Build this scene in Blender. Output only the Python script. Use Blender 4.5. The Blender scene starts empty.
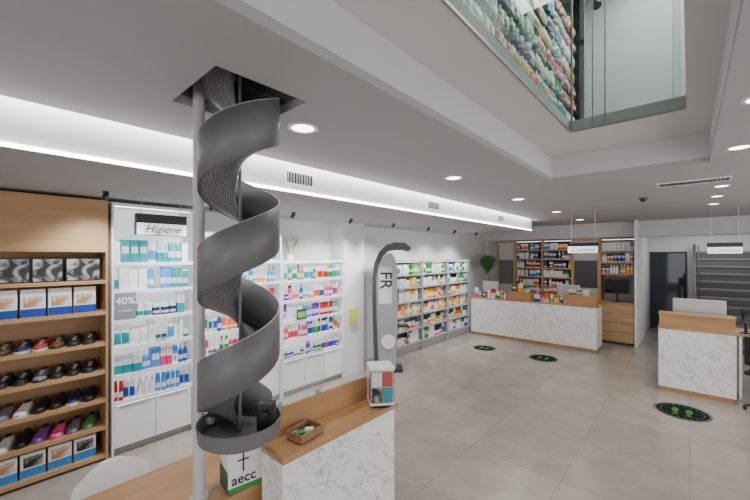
import bpy, bmesh, math, random
from mathutils import Vector, Matrix
random.seed(11)
S = bpy.context.scene
COL = S.collection
PI = math.pi
def D2R(a): return a*PI/180

# ------------------------------------------------------------ materials
def base_mat(name, col=(.8,.8,.8), rough=.5, metal=0.0, emit=0.0, ecol=None, spec=None):
    m = bpy.data.materials.new(name); m.use_nodes = True
    b = m.node_tree.nodes['Principled BSDF']
    b.inputs['Base Color'].default_value = (*col, 1)
    b.inputs['Roughness'].default_value = rough
    b.inputs['Metallic'].default_value = metal
    if spec is not None: b.inputs['Specular IOR Level'].default_value = spec
    if emit:
        b.inputs['Emission Color'].default_value = (*(ecol or col), 1)
        b.inputs['Emission Strength'].default_value = emit
    return m
def nodes(m): return m.node_tree.nodes, m.node_tree.links, m.node_tree.nodes['Principled BSDF']
def mth(N, L, op, a, b=None):
    n = N.new('ShaderNodeMath'); n.operation = op
    for i, v in enumerate((a, b)):
        if v is None: continue
        if isinstance(v, (int, float)): n.inputs[i].default_value = v
        else: L.new(v, n.inputs[i])
    return n.outputs[0]
def mixc(N, L, f, a, b):
    n = N.new('ShaderNodeMix'); n.data_type = 'RGBA'
    if isinstance(f, (int, float)): n.inputs[0].default_value = f
    else: L.new(f, n.inputs[0])
    for i, v in ((6, a), (7, b)):
        if isinstance(v, tuple): n.inputs[i].default_value = (*v, 1)
        else: L.new(v, n.inputs[i])
    return n.outputs[2]
def coords(N, L, kind='Object', scale=(1,1,1), rot=(0,0,0)):
    tc = N.new('ShaderNodeTexCoord'); mp = N.new('ShaderNodeMapping')
    mp.inputs['Scale'].default_value = scale; mp.inputs['Rotation'].default_value = rot
    L.new(tc.outputs[kind], mp.inputs[0]); return mp.outputs[0]
def plaster(name, col, rough=.8):
    m = base_mat(name, col, rough); N, L, b = nodes(m)
    n = N.new('ShaderNodeTexNoise'); n.inputs['Scale'].default_value = 1.3; n.inputs['Detail'].default_value = 3
    L.new(coords(N, L), n.inputs['Vector'])
    c = mixc(N, L, n.outputs['Fac'], tuple(x*.96 for x in col), tuple(min(1, x*1.04) for x in col))
    L.new(c, b.inputs['Base Color']); return m
def wood(name, c1, c2, scale, rough=.42):
    m = base_mat(name, c1, rough); N, L, b = nodes(m)
    n = N.new('ShaderNodeTexNoise'); n.inputs['Scale'].default_value = 1.0; n.inputs['Detail'].default_value = 6
    n.inputs['Roughness'].default_value = .65; n.inputs['Distortion'].default_value = .4
    L.new(coords(N, L, 'Object', scale), n.inputs['Vector'])
    r = N.new('ShaderNodeValToRGB'); r.color_ramp.elements[0].position = .32; r.color_ramp.elements[1].position = .68
    r.color_ramp.elements[0].color = (*c2, 1); r.color_ramp.elements[1].color = (*c1, 1)
    L.new(n.outputs['Fac'], r.inputs[0]); L.new(r.outputs[0], b.inputs['Base Color']); return m
def marble(name):
    m = base_mat(name, (.8,.8,.8), .28); N, L, b = nodes(m)
    v0 = coords(N, L, 'Object', (1,1,1), (D2R(38),D2R(-38),0))
    mp = N.new('ShaderNodeMapping'); mp.inputs['Scale'].default_value = (1.3,1.3,4.6); L.new(v0, mp.inputs[0]); v = mp.outputs[0]
    n = N.new('ShaderNodeTexNoise'); n.inputs['Scale'].default_value = 5.2; n.inputs['Detail'].default_value = 9
    n.inputs['Distortion'].default_value = .6; n.inputs['Roughness'].default_value = .64
    L.new(v, n.inputs['Vector'])
    d = mth(N, L, 'ABSOLUTE', mth(N, L, 'SUBTRACT', n.outputs['Fac'], .47))
    r = N.new('ShaderNodeValToRGB'); e = r.color_ramp.elements
    e[0].position = 0; e[0].color = (.29,.29,.31,1); e[1].position = .024; e[1].color = (.88,.88,.88,1)
    L.new(d, r.inputs[0])
    n2 = N.new('ShaderNodeTexNoise'); n2.inputs['Scale'].default_value = 3.2; n2.inputs['Detail'].default_value = 5; n2.inputs['Distortion'].default_value = .5
    L.new(v, n2.inputs['Vector'])
    r2 = N.new('ShaderNodeValToRGB'); r2.color_ramp.elements[0].position = .46; r2.color_ramp.elements[1].position = .6
    L.new(n2.outputs['Fac'], r2.inputs[0])
    c = mixc(N, L, r2.outputs[0], r.outputs[0], (.88,.88,.88))
    L.new(c, b.inputs['Base Color']); return m
def floor_mat():
    m = base_mat('floor_tiles', (.4,.38,.35), .24); N, L, b = nodes(m)
    v = coords(N, L, 'Object')
    br = N.new('ShaderNodeTexBrick'); br.offset = 0; br.squash = 1
    br.inputs['Scale'].default_value = 1; br.inputs['Brick Width'].default_value = .9; br.inputs['Row Height'].default_value = .9
    br.inputs['Mortar Size'].default_value = .0035; br.inputs['Mortar Smooth'].default_value = .2
    br.inputs['Color1'].default_value = (.385,.335,.288,1); br.inputs['Color2'].default_value = (.345,.301,.258,1)
    br.inputs['Mortar'].default_value = (.25,.215,.185,1)
    L.new(v, br.inputs['Vector'])
    n = N.new('ShaderNodeTexNoise'); n.inputs['Scale'].default_value = 2.2; n.inputs['Detail'].default_value = 10; n.inputs['Roughness'].default_value = .75
    L.new(v, n.inputs['Vector'])
    r = N.new('ShaderNodeValToRGB'); r.color_ramp.elements[0].position = .3; r.color_ramp.elements[1].position = .7
    r.color_ramp.elements[0].color = (.78,.78,.78,1); r.color_ramp.elements[1].color = (1.15,1.15,1.15,1)
    L.new(n.outputs['Fac'], r.inputs[0])
    mx = N.new('ShaderNodeMix'); mx.data_type = 'RGBA'; mx.blend_type = 'MULTIPLY'; mx.inputs[0].default_value = 1
    L.new(br.outputs['Color'], mx.inputs[6]); L.new(r.outputs[0], mx.inputs[7])
    L.new(mx.outputs[2], b.inputs['Base Color'])
    return m
def swirl_mat(name, c1, c2, sc=.3):
    m = base_mat(name, c1, .4); N, L, b = nodes(m)
    w = N.new('ShaderNodeTexWave'); w.wave_type = 'RINGS'; w.inputs['Scale'].default_value = sc; w.inputs['Distortion'].default_value = 5
    w.inputs['Detail'].default_value = 0
    L.new(coords(N, L, 'Object', (1,1,.7)), w.inputs['Vector'])
    r = N.new('ShaderNodeValToRGB'); r.color_ramp.elements[0].position = .52; r.color_ramp.elements[1].position = .60
    r.color_ramp.elements[0].color = (*c1, 1); r.color_ramp.elements[1].color = (*c2, 1)
    L.new(w.outputs['Fac'], r.inputs[0]); L.new(r.outputs[0], b.inputs['Base Color']); return m
def print_mat(name, style, rough=.4):
    """printed packaging: pattern over the pack, main colour from the object's own colour"""
    m = base_mat(name, (.8,.8,.8), rough); N, L, b = nodes(m)
    oi = N.new('ShaderNodeObjectInfo'); tc = N.new('ShaderNodeTexCoord'); sp = N.new('ShaderNodeSeparateXYZ')
    L.new(tc.outputs['Generated'], sp.inputs[0]); x, y, z = sp.outputs
    def between(s, a, c): return mth(N, L, 'MULTIPLY', mth(N, L, 'GREATER_THAN', s, a), mth(N, L, 'LESS_THAN', s, c))
    W = (.76,.76,.75)
    lines = mth(N, L, 'LESS_THAN', mth(N, L, 'FRACT', mth(N, L, 'MULTIPLY', z, 11)), .42)
    if style == 'band':
        f = mth(N, L, 'LESS_THAN', z, .46); c = mixc(N, L, f, W, oi.outputs['Color'])
        lm = mth(N, L, 'MULTIPLY', lines, mth(N, L, 'MULTIPLY', between(z, .55, .88), between(x, .15, .85)))
        c = mixc(N, L, mth(N, L, 'MULTIPLY', lm, .85), c, oi.outputs['Color'])
    elif style == 'block':
        f = mth(N, L, 'MULTIPLY', between(z, .4, .7), between(x, .14, .86)); c = mixc(N, L, f, oi.outputs['Color'], W)
        lm = mth(N, L, 'MULTIPLY', lines, mth(N, L, 'MULTIPLY', between(z, .44, .66), between(x, .22, .7)))
        c = mixc(N, L, mth(N, L, 'MULTIPLY', lm, .7), c, (.15,.17,.22))
    elif style == 'top':
        f = mth(N, L, 'GREATER_THAN', z, .54); c = mixc(N, L, f, W, oi.outputs['Color'])
        d = mth(N, L, 'ADD', mth(N, L, 'POWER', mth(N, L, 'SUBTRACT', x, .5), 2), mth(N, L, 'POWER', mth(N, L, 'SUBTRACT', z, .28), 2))
        c = mixc(N, L, mth(N, L, 'LESS_THAN', d, .035), c, oi.outputs['Color'])
    elif style == 'label':
        f = between(z, .24, .54); c = mixc(N, L, f, oi.outputs['Color'], W)
        lm = mth(N, L, 'MULTIPLY', lines, between(z, .28, .5)); c = mixc(N, L, mth(N, L, 'MULTIPLY', lm, .5), c, oi.outputs['Color'])
    elif style == 'white_label':
        f = between(z, .12, .64); c = mixc(N, L, f, W, oi.outputs['Color'])
    else:
        c = oi.outputs['Color']
    L.new(c, b.inputs['Base Color']); return m
def photo_mat(name, c1, c2, sc):
    m = base_mat(name, c1, .35); N, L, b = nodes(m)
    n = N.new('ShaderNodeTexNoise'); n.inputs['Scale'].default_value = sc; n.inputs['Detail'].default_value = 3; n.inputs['Distortion'].default_value = 1
    L.new(coords(N, L, 'Object'), n.inputs['Vector'])
    r = N.new('ShaderNodeValToRGB'); r.color_ramp.elements[0].position = .42; r.color_ramp.elements[1].position = .6
    r.color_ramp.elements[0].color = (*c1, 1); r.color_ramp.elements[1].color = (*c2, 1)
    L.new(n.outputs['Fac'], r.inputs[0]); L.new(r.outputs[0], b.inputs['Base Color']); return m
def glass_mat(name, tint, g=.12):
    m = bpy.data.materials.new(name); m.use_nodes = True; N = m.node_tree.nodes; L = m.node_tree.links
    N.remove(N['Principled BSDF']); out = N['Material Output']
    t = N.new('ShaderNodeBsdfTransparent'); t.inputs[0].default_value = (*tint, 1)
    gl = N.new('ShaderNodeBsdfGlossy'); gl.inputs['Roughness'].default_value = .03
    mx = N.new('ShaderNodeMixShader'); mx.inputs[0].default_value = g
    L.new(t.outputs[0], mx.inputs[1]); L.new(gl.outputs[0], mx.inputs[2]); L.new(mx.outputs[0], out.inputs[0]); return m
def mesh_mat():
    m = base_mat('perforated_metal', (.10,.10,.105), .45, .3); N, L, b = nodes(m)
    v = N.new('ShaderNodeTexBrick'); v.offset = .5; v.inputs['Scale'].default_value = 1
    v.inputs['Brick Width'].default_value = .024; v.inputs['Row Height'].default_value = .012; v.inputs['Mortar Size'].default_value = .0036
    v.inputs['Color1'].default_value = (.04,.04,.043,1); v.inputs['Color2'].default_value = (.05,.05,.052,1); v.inputs['Mortar'].default_value = (.24,.24,.25,1)
    tc = N.new('ShaderNodeTexCoord'); L.new(tc.outputs['UV'], v.inputs['Vector']); L.new(v.outputs[0], b.inputs['Base Color']); return m

OA, OB = (.54,.33,.165), (.42,.245,.115)
M = dict(
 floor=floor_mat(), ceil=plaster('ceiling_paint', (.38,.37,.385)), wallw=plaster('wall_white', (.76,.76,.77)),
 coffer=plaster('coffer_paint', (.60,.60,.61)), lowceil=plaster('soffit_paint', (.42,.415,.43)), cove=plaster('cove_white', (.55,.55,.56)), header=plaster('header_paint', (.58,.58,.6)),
 oak=wood('oak_rack', OA, OB, (1.5,1.5,14)), oakv=wood('oak_upright', OA, OB, (14,14,1.2)),
 oaky=wood('oak_top', (.50,.285,.125), (.36,.195,.085), (16,1.2,4)), oakx=wood('oak_top_across', (.50,.285,.125), (.36,.195,.085), (1.2,16,6)),
 marble=marble('white_veined_marble'), white=base_mat('white_lacquer', (.86,.86,.86), .3), offw=base_mat('shelf_white', (.84,.85,.86), .35),
 back=base_mat('backlit_panel', (.84,.86,.88), .4, 0, .55, (.93,.97,1)),
 greysh=base_mat('grey_shelf_metal', (.36,.36,.37), .4), ltgrey=base_mat('light_grey_metal', (.45,.45,.47), .35, .3),
 pole=base_mat('pole_paint', (.55,.545,.58), .3), chute=base_mat('chute_grey_metal', (.155,.155,.163), .5, .1),
 mesh=mesh_mat(), black=base_mat('black_plastic', (.012,.012,.013), .35), dark=base_mat('dark_grey', (.035,.035,.04), .45),
 led=base_mat('led_strip', (1,1,1), .5, 0, 14, (1,.98,.97)), lamp=base_mat('downlight_diffuser', (1,1,1), .5, 0, 9, (1,.97,.93)),
 shl=base_mat('shelf_light', (1,1,1), .5, 0, 4.5, (1,1,1)), signw=base_mat('sign_white', (.9,.92,.92), .4, 0, .9, (.9,1,1)),
 rim=base_mat('white_rim', (.8,.8,.8), .4), green=base_mat('green_print', (.03,.28,.07), .6), dgreen=base_mat('dark_green_print', (.015,.10,.06), .4),
 stblack=base_mat('sticker_black', (.012,.012,.013), .9, spec=.1), stfoot=base_mat('sticker_foot', (.05,.22,.04), .8, spec=.1), stwhite=base_mat('sticker_white', (.4,.4,.4), .8, spec=.1),
 lgreen=base_mat('lime_print', (.25,.5,.08), .4), leaf=base_mat('leaf_green', (.09,.25,.05), .5), pale=base_mat('pale_grass', (.50,.55,.42), .6),
 glass=glass_mat('clear_balustrade_glass', (.88,.94,.91), .10), clear=glass_mat('clear_acrylic', (.93,.95,.95), .10), shglass=glass_mat('glass_shelf', (.80,.88,.85), .06),
 doorglass=base_mat('dark_door_glass', (.025,.035,.055), .05), steel=base_mat('brushed_steel', (.5,.5,.5), .3, .9),
 upper=plaster('upper_wall', (.60,.62,.61)), shaft=base_mat('shaft_grey', (.13,.13,.135), .7), wick=wood('wicker', (.42,.25,.12), (.22,.12,.05), (60,60,60)),
 shoew=base_mat('shoe_white_sole', (.7,.7,.68), .5), lining=base_mat('shoe_lining', (.03,.03,.035), .8),
 swl=swirl_mat('swirl_light', (.16,.16,.165), (.55,.55,.55)), swd=swirl_mat('swirl_dark', (.05,.05,.055), (.48,.48,.5)),
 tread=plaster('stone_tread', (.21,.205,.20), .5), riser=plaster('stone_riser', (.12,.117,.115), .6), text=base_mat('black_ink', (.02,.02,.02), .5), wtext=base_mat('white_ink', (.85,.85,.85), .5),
 card=base_mat('offer_card', (.20,.21,.25), .4), screen=base_mat('screen_dark', (.01,.012,.015), .12),
 obj=print_mat('plain_colour_plastic', 'plain', .35), tealdrawer=base_mat('drawer_white', (.84,.85,.87), .25),
)
CART = [print_mat('carton_band', 'band'), print_mat('carton_block', 'block'), print_mat('carton_top', 'top')]
BOT = [print_mat('bottle_label', 'label', .3), print_mat('bottle_white_label', 'white_label', .3)]
PHOTO = [photo_mat('photo_shoes', (.02,.02,.022), (.42,.42,.42), 9), photo_mat('photo_feet', (.55,.28,.12), (.82,.82,.82), 9)]

# ------------------------------------------------------------ mesh builder
class MB:
    def __init__(s): s.bm = bmesh.new(); s.mi = 0; s.uv = None
    def face(s, vs, mi=None):
        try: f = s.bm.faces.new(vs); f.material_index = s.mi if mi is None else mi; return f
        except ValueError: return None
    def box(s, x0, x1, y0, y1, z0, z1, mi=None):
        v = [s.bm.verts.new(p) for p in ((x0,y0,z0),(x1,y0,z0),(x1,y1,z0),(x0,y1,z0),(x0,y0,z1),(x1,y0,z1),(x1,y1,z1),(x0,y1,z1))]
        for q in ((3,2,1,0),(4,5,6,7),(0,1,5,4),(1,2,6,5),(2,3,7,6),(3,0,4,7)): s.face([v[i] for i in q], mi)
        return s
    def lathe(s, prof, n=20, c=(0,0,0), sx=1, sy=1, mi=None):
        rings = []
        for r, z in prof:
            if r < 1e-5: rings.append([s.bm.verts.new((c[0], c[1], c[2]+z))])
            else: rings.append([s.bm.verts.new((c[0]+r*sx*math.cos(2*PI*i/n), c[1]+r*sy*math.sin(2*PI*i/n), c[2]+z)) for i in range(n)])
        for a, b in zip(rings, rings[1:]):
            for i in range(n):
                j = (i+1) % n
                if len(a) == 1 and len(b) > 1: s.face([a[0], b[j], b[i]], mi)
                elif len(b) == 1 and len(a) > 1: s.face([a[i], a[j], b[0]], mi)
                elif len(a) > 1: s.face([a[i], a[j], b[j], b[i]], mi)
        return s
    def tube(s, pts, r, n=10, mi=None):
        pts = [Vector(p) for p in pts]; rings = []
        for k, p in enumerate(pts):
            d = (pts[min(k+1, len(pts)-1)] - pts[max(k-1, 0)]).normalized()
            up = Vector((0,0,1)) if abs(d.z) < .95 else Vector((1,0,0))
            a = d.cross(up).normalized(); b = d.cross(a)
            rr = r[k] if isinstance(r, (list, tuple)) else r
            rings.append([s.bm.verts.new(p + a*rr*math.cos(2*PI*i/n) + b*rr*math.sin(2*PI*i/n)) for i in range(n)])
        for a, b in zip(rings, rings[1:]):
            for i in range(n): s.face([a[i], b[i], b[(i+1) % n], a[(i+1) % n]], mi)
        s.face(list(reversed(rings[0])), mi); s.face(rings[-1], mi)
        return s
    def grid(s, fn, nu, nv, mi=None, uvs=None):
        g = [[s.bm.verts.new(fn(i/nu, j/nv)) for j in range(nv+1)] for i in range(nu+1)]
        if uvs: s.uv = s.bm.loops.layers.uv.verify()
        for i in range(nu):
            for j in range(nv):
                f = s.face([g[i][j], g[i+1][j], g[i+1][j+1], g[i][j+1]], mi)
                if uvs and f:
                    for lp, (a, b) in zip(f.loops, ((i,j),(i+1,j),(i+1,j+1),(i,j+1))): lp[s.uv].uv = (a/nu*uvs[0], b/nv*uvs[1])
        return s
    def prism(s, pts, axis, a, b, mi=None):
        """pts 2-D outline; axis 'x': pts are (y,z); 'z': (x,y); 'y': (x,z)"""
        def P(p, t): return {'x': (t, p[0], p[1]), 'z': (p[0], p[1], t), 'y': (p[0], t, p[1])}[axis]
        A = [s.bm.verts.new(P(p, a)) for p in pts]; B = [s.bm.verts.new(P(p, b)) for p in pts]; n = len(pts)
        s.face(A, mi); s.face(list(reversed(B)), mi)
        for i in range(n): s.face([A[i], B[i], B[(i+1) % n], A[(i+1) % n]], mi)
        return s
    def build(s, name, mats, parent=None, smooth=False, bevel=0, world=False, solid=0):
        if world and parent is not None:
            bmesh.ops.translate(s.bm, verts=s.bm.verts, vec=-parent.location)
        bmesh.ops.recalc_face_normals(s.bm, faces=s.bm.faces)
        me = bpy.data.meshes.new(name); s.bm.to_mesh(me); s.bm.free()
        for m in (mats if isinstance(mats, (list, tuple)) else [mats]): me.materials.append(m)
        if smooth:
            for p in me.polygons: p.use_smooth = True
            me.set_sharp_from_angle(angle=D2R(40))
        o = bpy.data.objects.new(name, me); COL.objects.link(o)
        if parent is not None: o.parent = parent
        if solid: md = o.modifiers.new('solid', 'SOLIDIFY'); md.thickness = solid; md.offset = 0
        if bevel: md = o.modifiers.new('bevel', 'BEVEL'); md.width = bevel; md.segments = 2; md.limit_method = 'ANGLE'
        return o
def tag(o, label=None, cat=None, group=None, kind=None):
    if label: o['label'] = label
    if cat: o['category'] = cat
    if group: o['group'] = group
    if kind: o['kind'] = kind
    return o
def thing(name, label, cat, loc=(0,0,0), rotz=0, group=None):
    o = bpy.data.objects.new(name, None); COL.objects.link(o); o.empty_display_size = .1
    o.location = loc; o.rotation_euler = (0,0,rotz); return tag(o, label, cat, group)
def text(name, s, size, mat, parent, loc, rot=(PI/2,0,0), shear=0, ex=.0008, sx=1, bold=0):
    cu = bpy.data.curves.new(name, 'FONT'); cu.body = s; cu.size = size; cu.align_x = 'CENTER'; cu.align_y = 'CENTER'
    cu.shear = shear; cu.extrude = ex; cu.offset = bold
    ob = bpy.data.objects.new('tmp', cu); COL.objects.link(ob); dg = bpy.context.evaluated_depsgraph_get()
    me = bpy.data.meshes.new_from_object(ob.evaluated_get(dg)); bpy.data.objects.remove(ob)
    me.materials.clear(); me.materials.append(mat)
    o = bpy.data.objects.new(name, me); COL.objects.link(o); o.parent = parent; o.location = loc; o.rotation_euler = rot; o.scale = (sx,1,1)
    return o
def dup(root, loc=None, rotz=None, label=None, group=None):
    r = root.copy(); COL.objects.link(r)
    if loc is not None: r.location = loc
    if rotz is not None: r.rotation_euler = (0,0,rotz)
    if label: r['label'] = label
    if group: r['group'] = group
    for ch in list(root.children):
        c = ch.copy(); COL.objects.link(c); c.parent = r
        for g in list(ch.children):
            d = g.copy(); COL.objects.link(d); d.parent = c
    return r
def struct(name, mb, mats, **k):
    return tag(mb.build(name, mats, **k), kind='structure')

# ------------------------------------------------------------ room shell
ZC, ZS = 2.93, 2.70
struct('floor', MB().box(-4.9,3,-3,13.3,-.1,0), M['floor'])
struct('wall_left', MB().box(-5.0,-4.88,-3,10.8,0,2.95), M['wallw'])
c = MB()
for b in ((-2.65,-2.07,-3,4.3),(-2.07,-1.54,-3,.68),(-2.07,-1.54,1.17,4.3),(-1.54,-1.15,-3,4.3),(-2.65,3,4.3,13.3),(-4.9,-2.65,8.7,10.8),(.13,3,-3,4.3)):
    c.box(b[0],b[1],b[2],b[3],ZC,ZC+.05)
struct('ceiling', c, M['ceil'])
c = MB()   # stepped recess round the opening to the upper floor
c.box(-1.17,-1.15,-3,4.3,ZC+.05,3.2).box(.13,.15,-3,4.3,ZC+.05,3.2).box(-1.15,.13,4.3,4.32,ZC+.05,3.2)
c.box(-1.17,-.80,-3,4.32,3.2,3.3).box(-.80,-.02,3.5,4.32,3.2,3.3).box(-.02,.15,-3,4.32,3.2,3.3)
struct('trim_1', c, M['coffer'])
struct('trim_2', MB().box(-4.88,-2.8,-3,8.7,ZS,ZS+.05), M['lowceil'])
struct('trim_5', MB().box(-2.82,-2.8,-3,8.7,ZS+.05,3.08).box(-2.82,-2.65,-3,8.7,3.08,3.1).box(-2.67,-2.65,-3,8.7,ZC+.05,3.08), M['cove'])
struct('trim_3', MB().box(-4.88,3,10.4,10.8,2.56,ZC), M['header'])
struct('wall_far', MB().box(-4.88,-.93,10.82,10.92,0,ZC), M['wallw'])
struct('wall_recess', MB().box(-.95,-.90,10.0,13.2,0,ZC), M['wallw'])
struct('wall_back', MB().box(-.90,-.88,13.15,13.25,0,ZC).box(-.06,3,13.15,13.25,0,ZC).box(-.88,-.06,13.15,13.25,2.24,ZC), M['wallw'])
struct('wall_pier', MB().box(-4.88,-4.5,4.22,4.72,0,ZS), M['wallw'])
# chute shaft in the ceiling
struct('trim_4', MB().box(-2.09,-2.07,.66,1.19,ZC+.05,3.7).box(-1.54,-1.52,.66,1.19,ZC+.05,3.7).box(-2.07,-1.54,.66,.68,ZC+.05,3.7)
       .box(-2.07,-1.54,1.17,1.19,ZC+.05,3.7).box(-2.09,-1.52,.66,1.19,3.7,3.72), M['shaft'])
# upper floor seen through the opening
for nm, b in (('wall_upper_left',(-1.75,-1.7,1.3,5.7,3.3,5.7)),('wall_upper_right',(.45,.5,-1,5.7,3.3,5.7)),('wall_upper_far',(-1.7,.45,5.6,5.7,3.3,5.7)),('wall_upper_near',(-1.4,.45,-1.05,-1.0,3.3,5.7)),('ceiling_upper',(-1.75,.5,-1,5.7,5.7,5.75))):
    struct(nm, MB().box(*b), M['upper'])
d = tag(MB().box(-.88,-.06,13.16,13.2,0,2.22).build('door_1', M['doorglass']), kind='structure')
MB().box(-.88,-.84,13.12,13.16,0,2.22).box(-.10,-.06,13.12,13.16,0,2.22).box(-.84,-.10,13.12,13.16,2.18,2.22).build('door_frame', M['dark'], d)
MB().tube([(-.16,13.1,.9),(-.16,13.1,1.25)], .014).build('door_handle', M['steel'], d)
# staircase at the right edge
t = thing('staircase', 'grey stone staircase with handrail rising behind the desk at the right edge', 'stairs', (1.2,10.6,0))
for i in range(12):
    y = 10.75+i*.19; z = .185*(i+1)
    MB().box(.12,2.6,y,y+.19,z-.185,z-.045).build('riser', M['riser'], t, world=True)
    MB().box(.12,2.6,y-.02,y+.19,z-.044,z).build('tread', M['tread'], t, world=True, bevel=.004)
MB().prism([(10.7,0),(10.76,.22),(13.02,2.42),(13.02,0)], 'x', .06, .115).build('stringer', M['riser'], t, world=True)
MB().tube([(.16,10.7,.9),(.16,11.8,1.98),(.16,12.2,2.37)], .016).build('handrail', M['dark'], t, world=True)
for k in range(3):
    y = 10.9+k*.6; MB().tube([(.16,y,(y-10.75)),(.16,y,.9+(y-10.7)*.98)], .008, 8).build('baluster', M['dark'], t, world=True)

# cove LED strips
for nm, lab, bx, cat in (('led_strip','continuous white light strip on the lower edge of the long ceiling cove',(-2.8,-2.78,-3,8.65,2.70,2.722),'light'),
                    ('led_strip','white light strip hidden in the slot above the long ceiling cove',(-2.69,-2.67,-3,8.65,3.0,3.05),'light')):
    t = thing(nm, lab, cat, (bx[0], 3, bx[4]))
    MB().box(*bx).build('diffuser', M['led'], t, world=True)
    MB().box(bx[0], bx[1], 8.65, 8.69, bx[4], bx[5]).build('end_cap', M['rim'], t, world=True)

# vents
def vent(loc, rot, w, h, label):
    t = thing('air_vent', label, 'vent', loc, 0, 'air vents'); t.rotation_euler = rot
    MB().box(-w/2,w/2,-.012,0,-h/2,-h/2+.015).box(-w/2,w/2,-.012,0,h/2-.015,h/2).box(-w/2,-w/2+.015,-.012,0,-h/2+.015,h/2-.015).box(w/2-.015,w/2,-.012,0,-h/2+.015,h/2-.015).build('frame', M['rim'], t)
    MB().box(-w/2+.015,w/2-.015,-.003,0,-h/2+.015,h/2-.015).build('backing', M['black'], t)
    s = MB(); n = int(w/.035)
    for i in range(n): x = -w/2+.03+i*(w-.05)/n; s.box(x,x+.009,-.011,-.003,-h/2+.015,h/2-.015)
    s.build('louvre', M['ltgrey'], t)
for y, l in ((2.04,'white louvred air vent in the cove face just right of the spiral chute'),(4.4,'white louvred air vent midway along the lit ceiling cove'),(6.85,'small louvred air vent near the far end of the ceiling cove')):
    vent((-2.799,y,2.838), (0,0,PI/2), .33, .13, l)
vent((.02,5.3,ZC), (PI/2,0,0), .62, .26, 'wide louvred air vent flat in the ceiling above the right desk')

# downlights
def downlight(x, y, r, label, power=11):
    t = thing('downlight', label, 'ceiling light', (x,y,ZC), 0, 'recessed ceiling downlights')
    MB().lathe([(r*.82,-.004),(r,-.006),(r*1.12,-.001),(r*1.12,0)], 32).build('rim', M['rim'], t, smooth=True)
    MB().lathe([(0,-.003),(r*.82,-.003),(r*.82,0),(0,0)], 32).build('diffuser', M['lamp'], t)
    l = bpy.data.lights.new('downlight_lamp', 'SPOT'); l.energy = power*4; l.spot_size = D2R(150); l.spot_blend = 1; l.shadow_soft_size = r
    l.color = (1,.96,.90)
    o = bpy.data.objects.new('downlight_lamp', l); COL.objects.link(o); o.location = (x,y,ZC-.03)
for i, y in enumerate((-.6,1.39,3.34,5.23,7.2,9.1)):
    downlight(-1.87, y, .088, ('round ceiling downlight above the camera','large bright round downlight just right of the spiral chute','second round downlight from the chute in the left ceiling row','third round downlight from the chute in the left ceiling row','fourth round downlight from the chute in the left ceiling row','farthest round downlight of the left ceiling row')[i])
for i, y in enumerate((2.73,3.86,5.85,6.8,7.77)):
    downlight(.28, y, .07, ('round downlight at the upper right edge beside the ceiling opening','round downlight near the right edge, second of the right row','round downlight right of the ceiling vent','round downlight just beyond the ceiling vent','farthest downlight of the right row above the desk')[i])
t = thing('dome_camera', 'small black dome camera on the ceiling', 'camera', (-.5,6.3,ZC))
MB().lathe([(0,-.02),(.05,-.02),(.055,0),(0,0)], 20).build('mount', M['dark'], t, smooth=True)
MB().lathe([(0,-.06),(.02,-.055),(.036,-.04),(.04,-.02)], 20).build('dome', M['black'], t, smooth=True)

# soffit spots
for i, y in enumerate((.77,1.75,2.85,3.95,5.05,6.2,7.3,8.4)):
    t = thing('spotlight', 'small dark cylindrical spotlight under the soffit, '+['first','second','third','fourth','fifth','sixth','seventh','eighth'][i]+' from the left', 'spotlight', (-4.05,y,ZS), 0, 'spotlights under the soffit')
    MB().lathe([(0,-.012),(.028,-.012),(.028,0),(0,0)], 16).build('mount', M['dark'], t)
    MB().tube([(0,0,-.012),(0,0,-.03)], .008).build('stem', M['dark'], t)
    MB().tube([(.015,0,-.025),(-.035,0,-.06)], [.022,.027], 16).build('lamp_head', M['dark'], t, smooth=True)
    l = bpy.data.lights.new('spot_lamp', 'SPOT'); l.energy = (65 if i == 0 else 115); l.spot_size = D2R(110); l.spot_blend = .8; l.shadow_soft_size = .06
    l.color = (.96,.98,1)
    o = bpy.data.objects.new('spot_lamp', l); COL.objects.link(o); o.location = (-3.9,y,ZS-.12)
    o.rotation_euler = Vector((-.62,0,-1.25)).to_track_quat('-Z','Y').to_euler()

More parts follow.
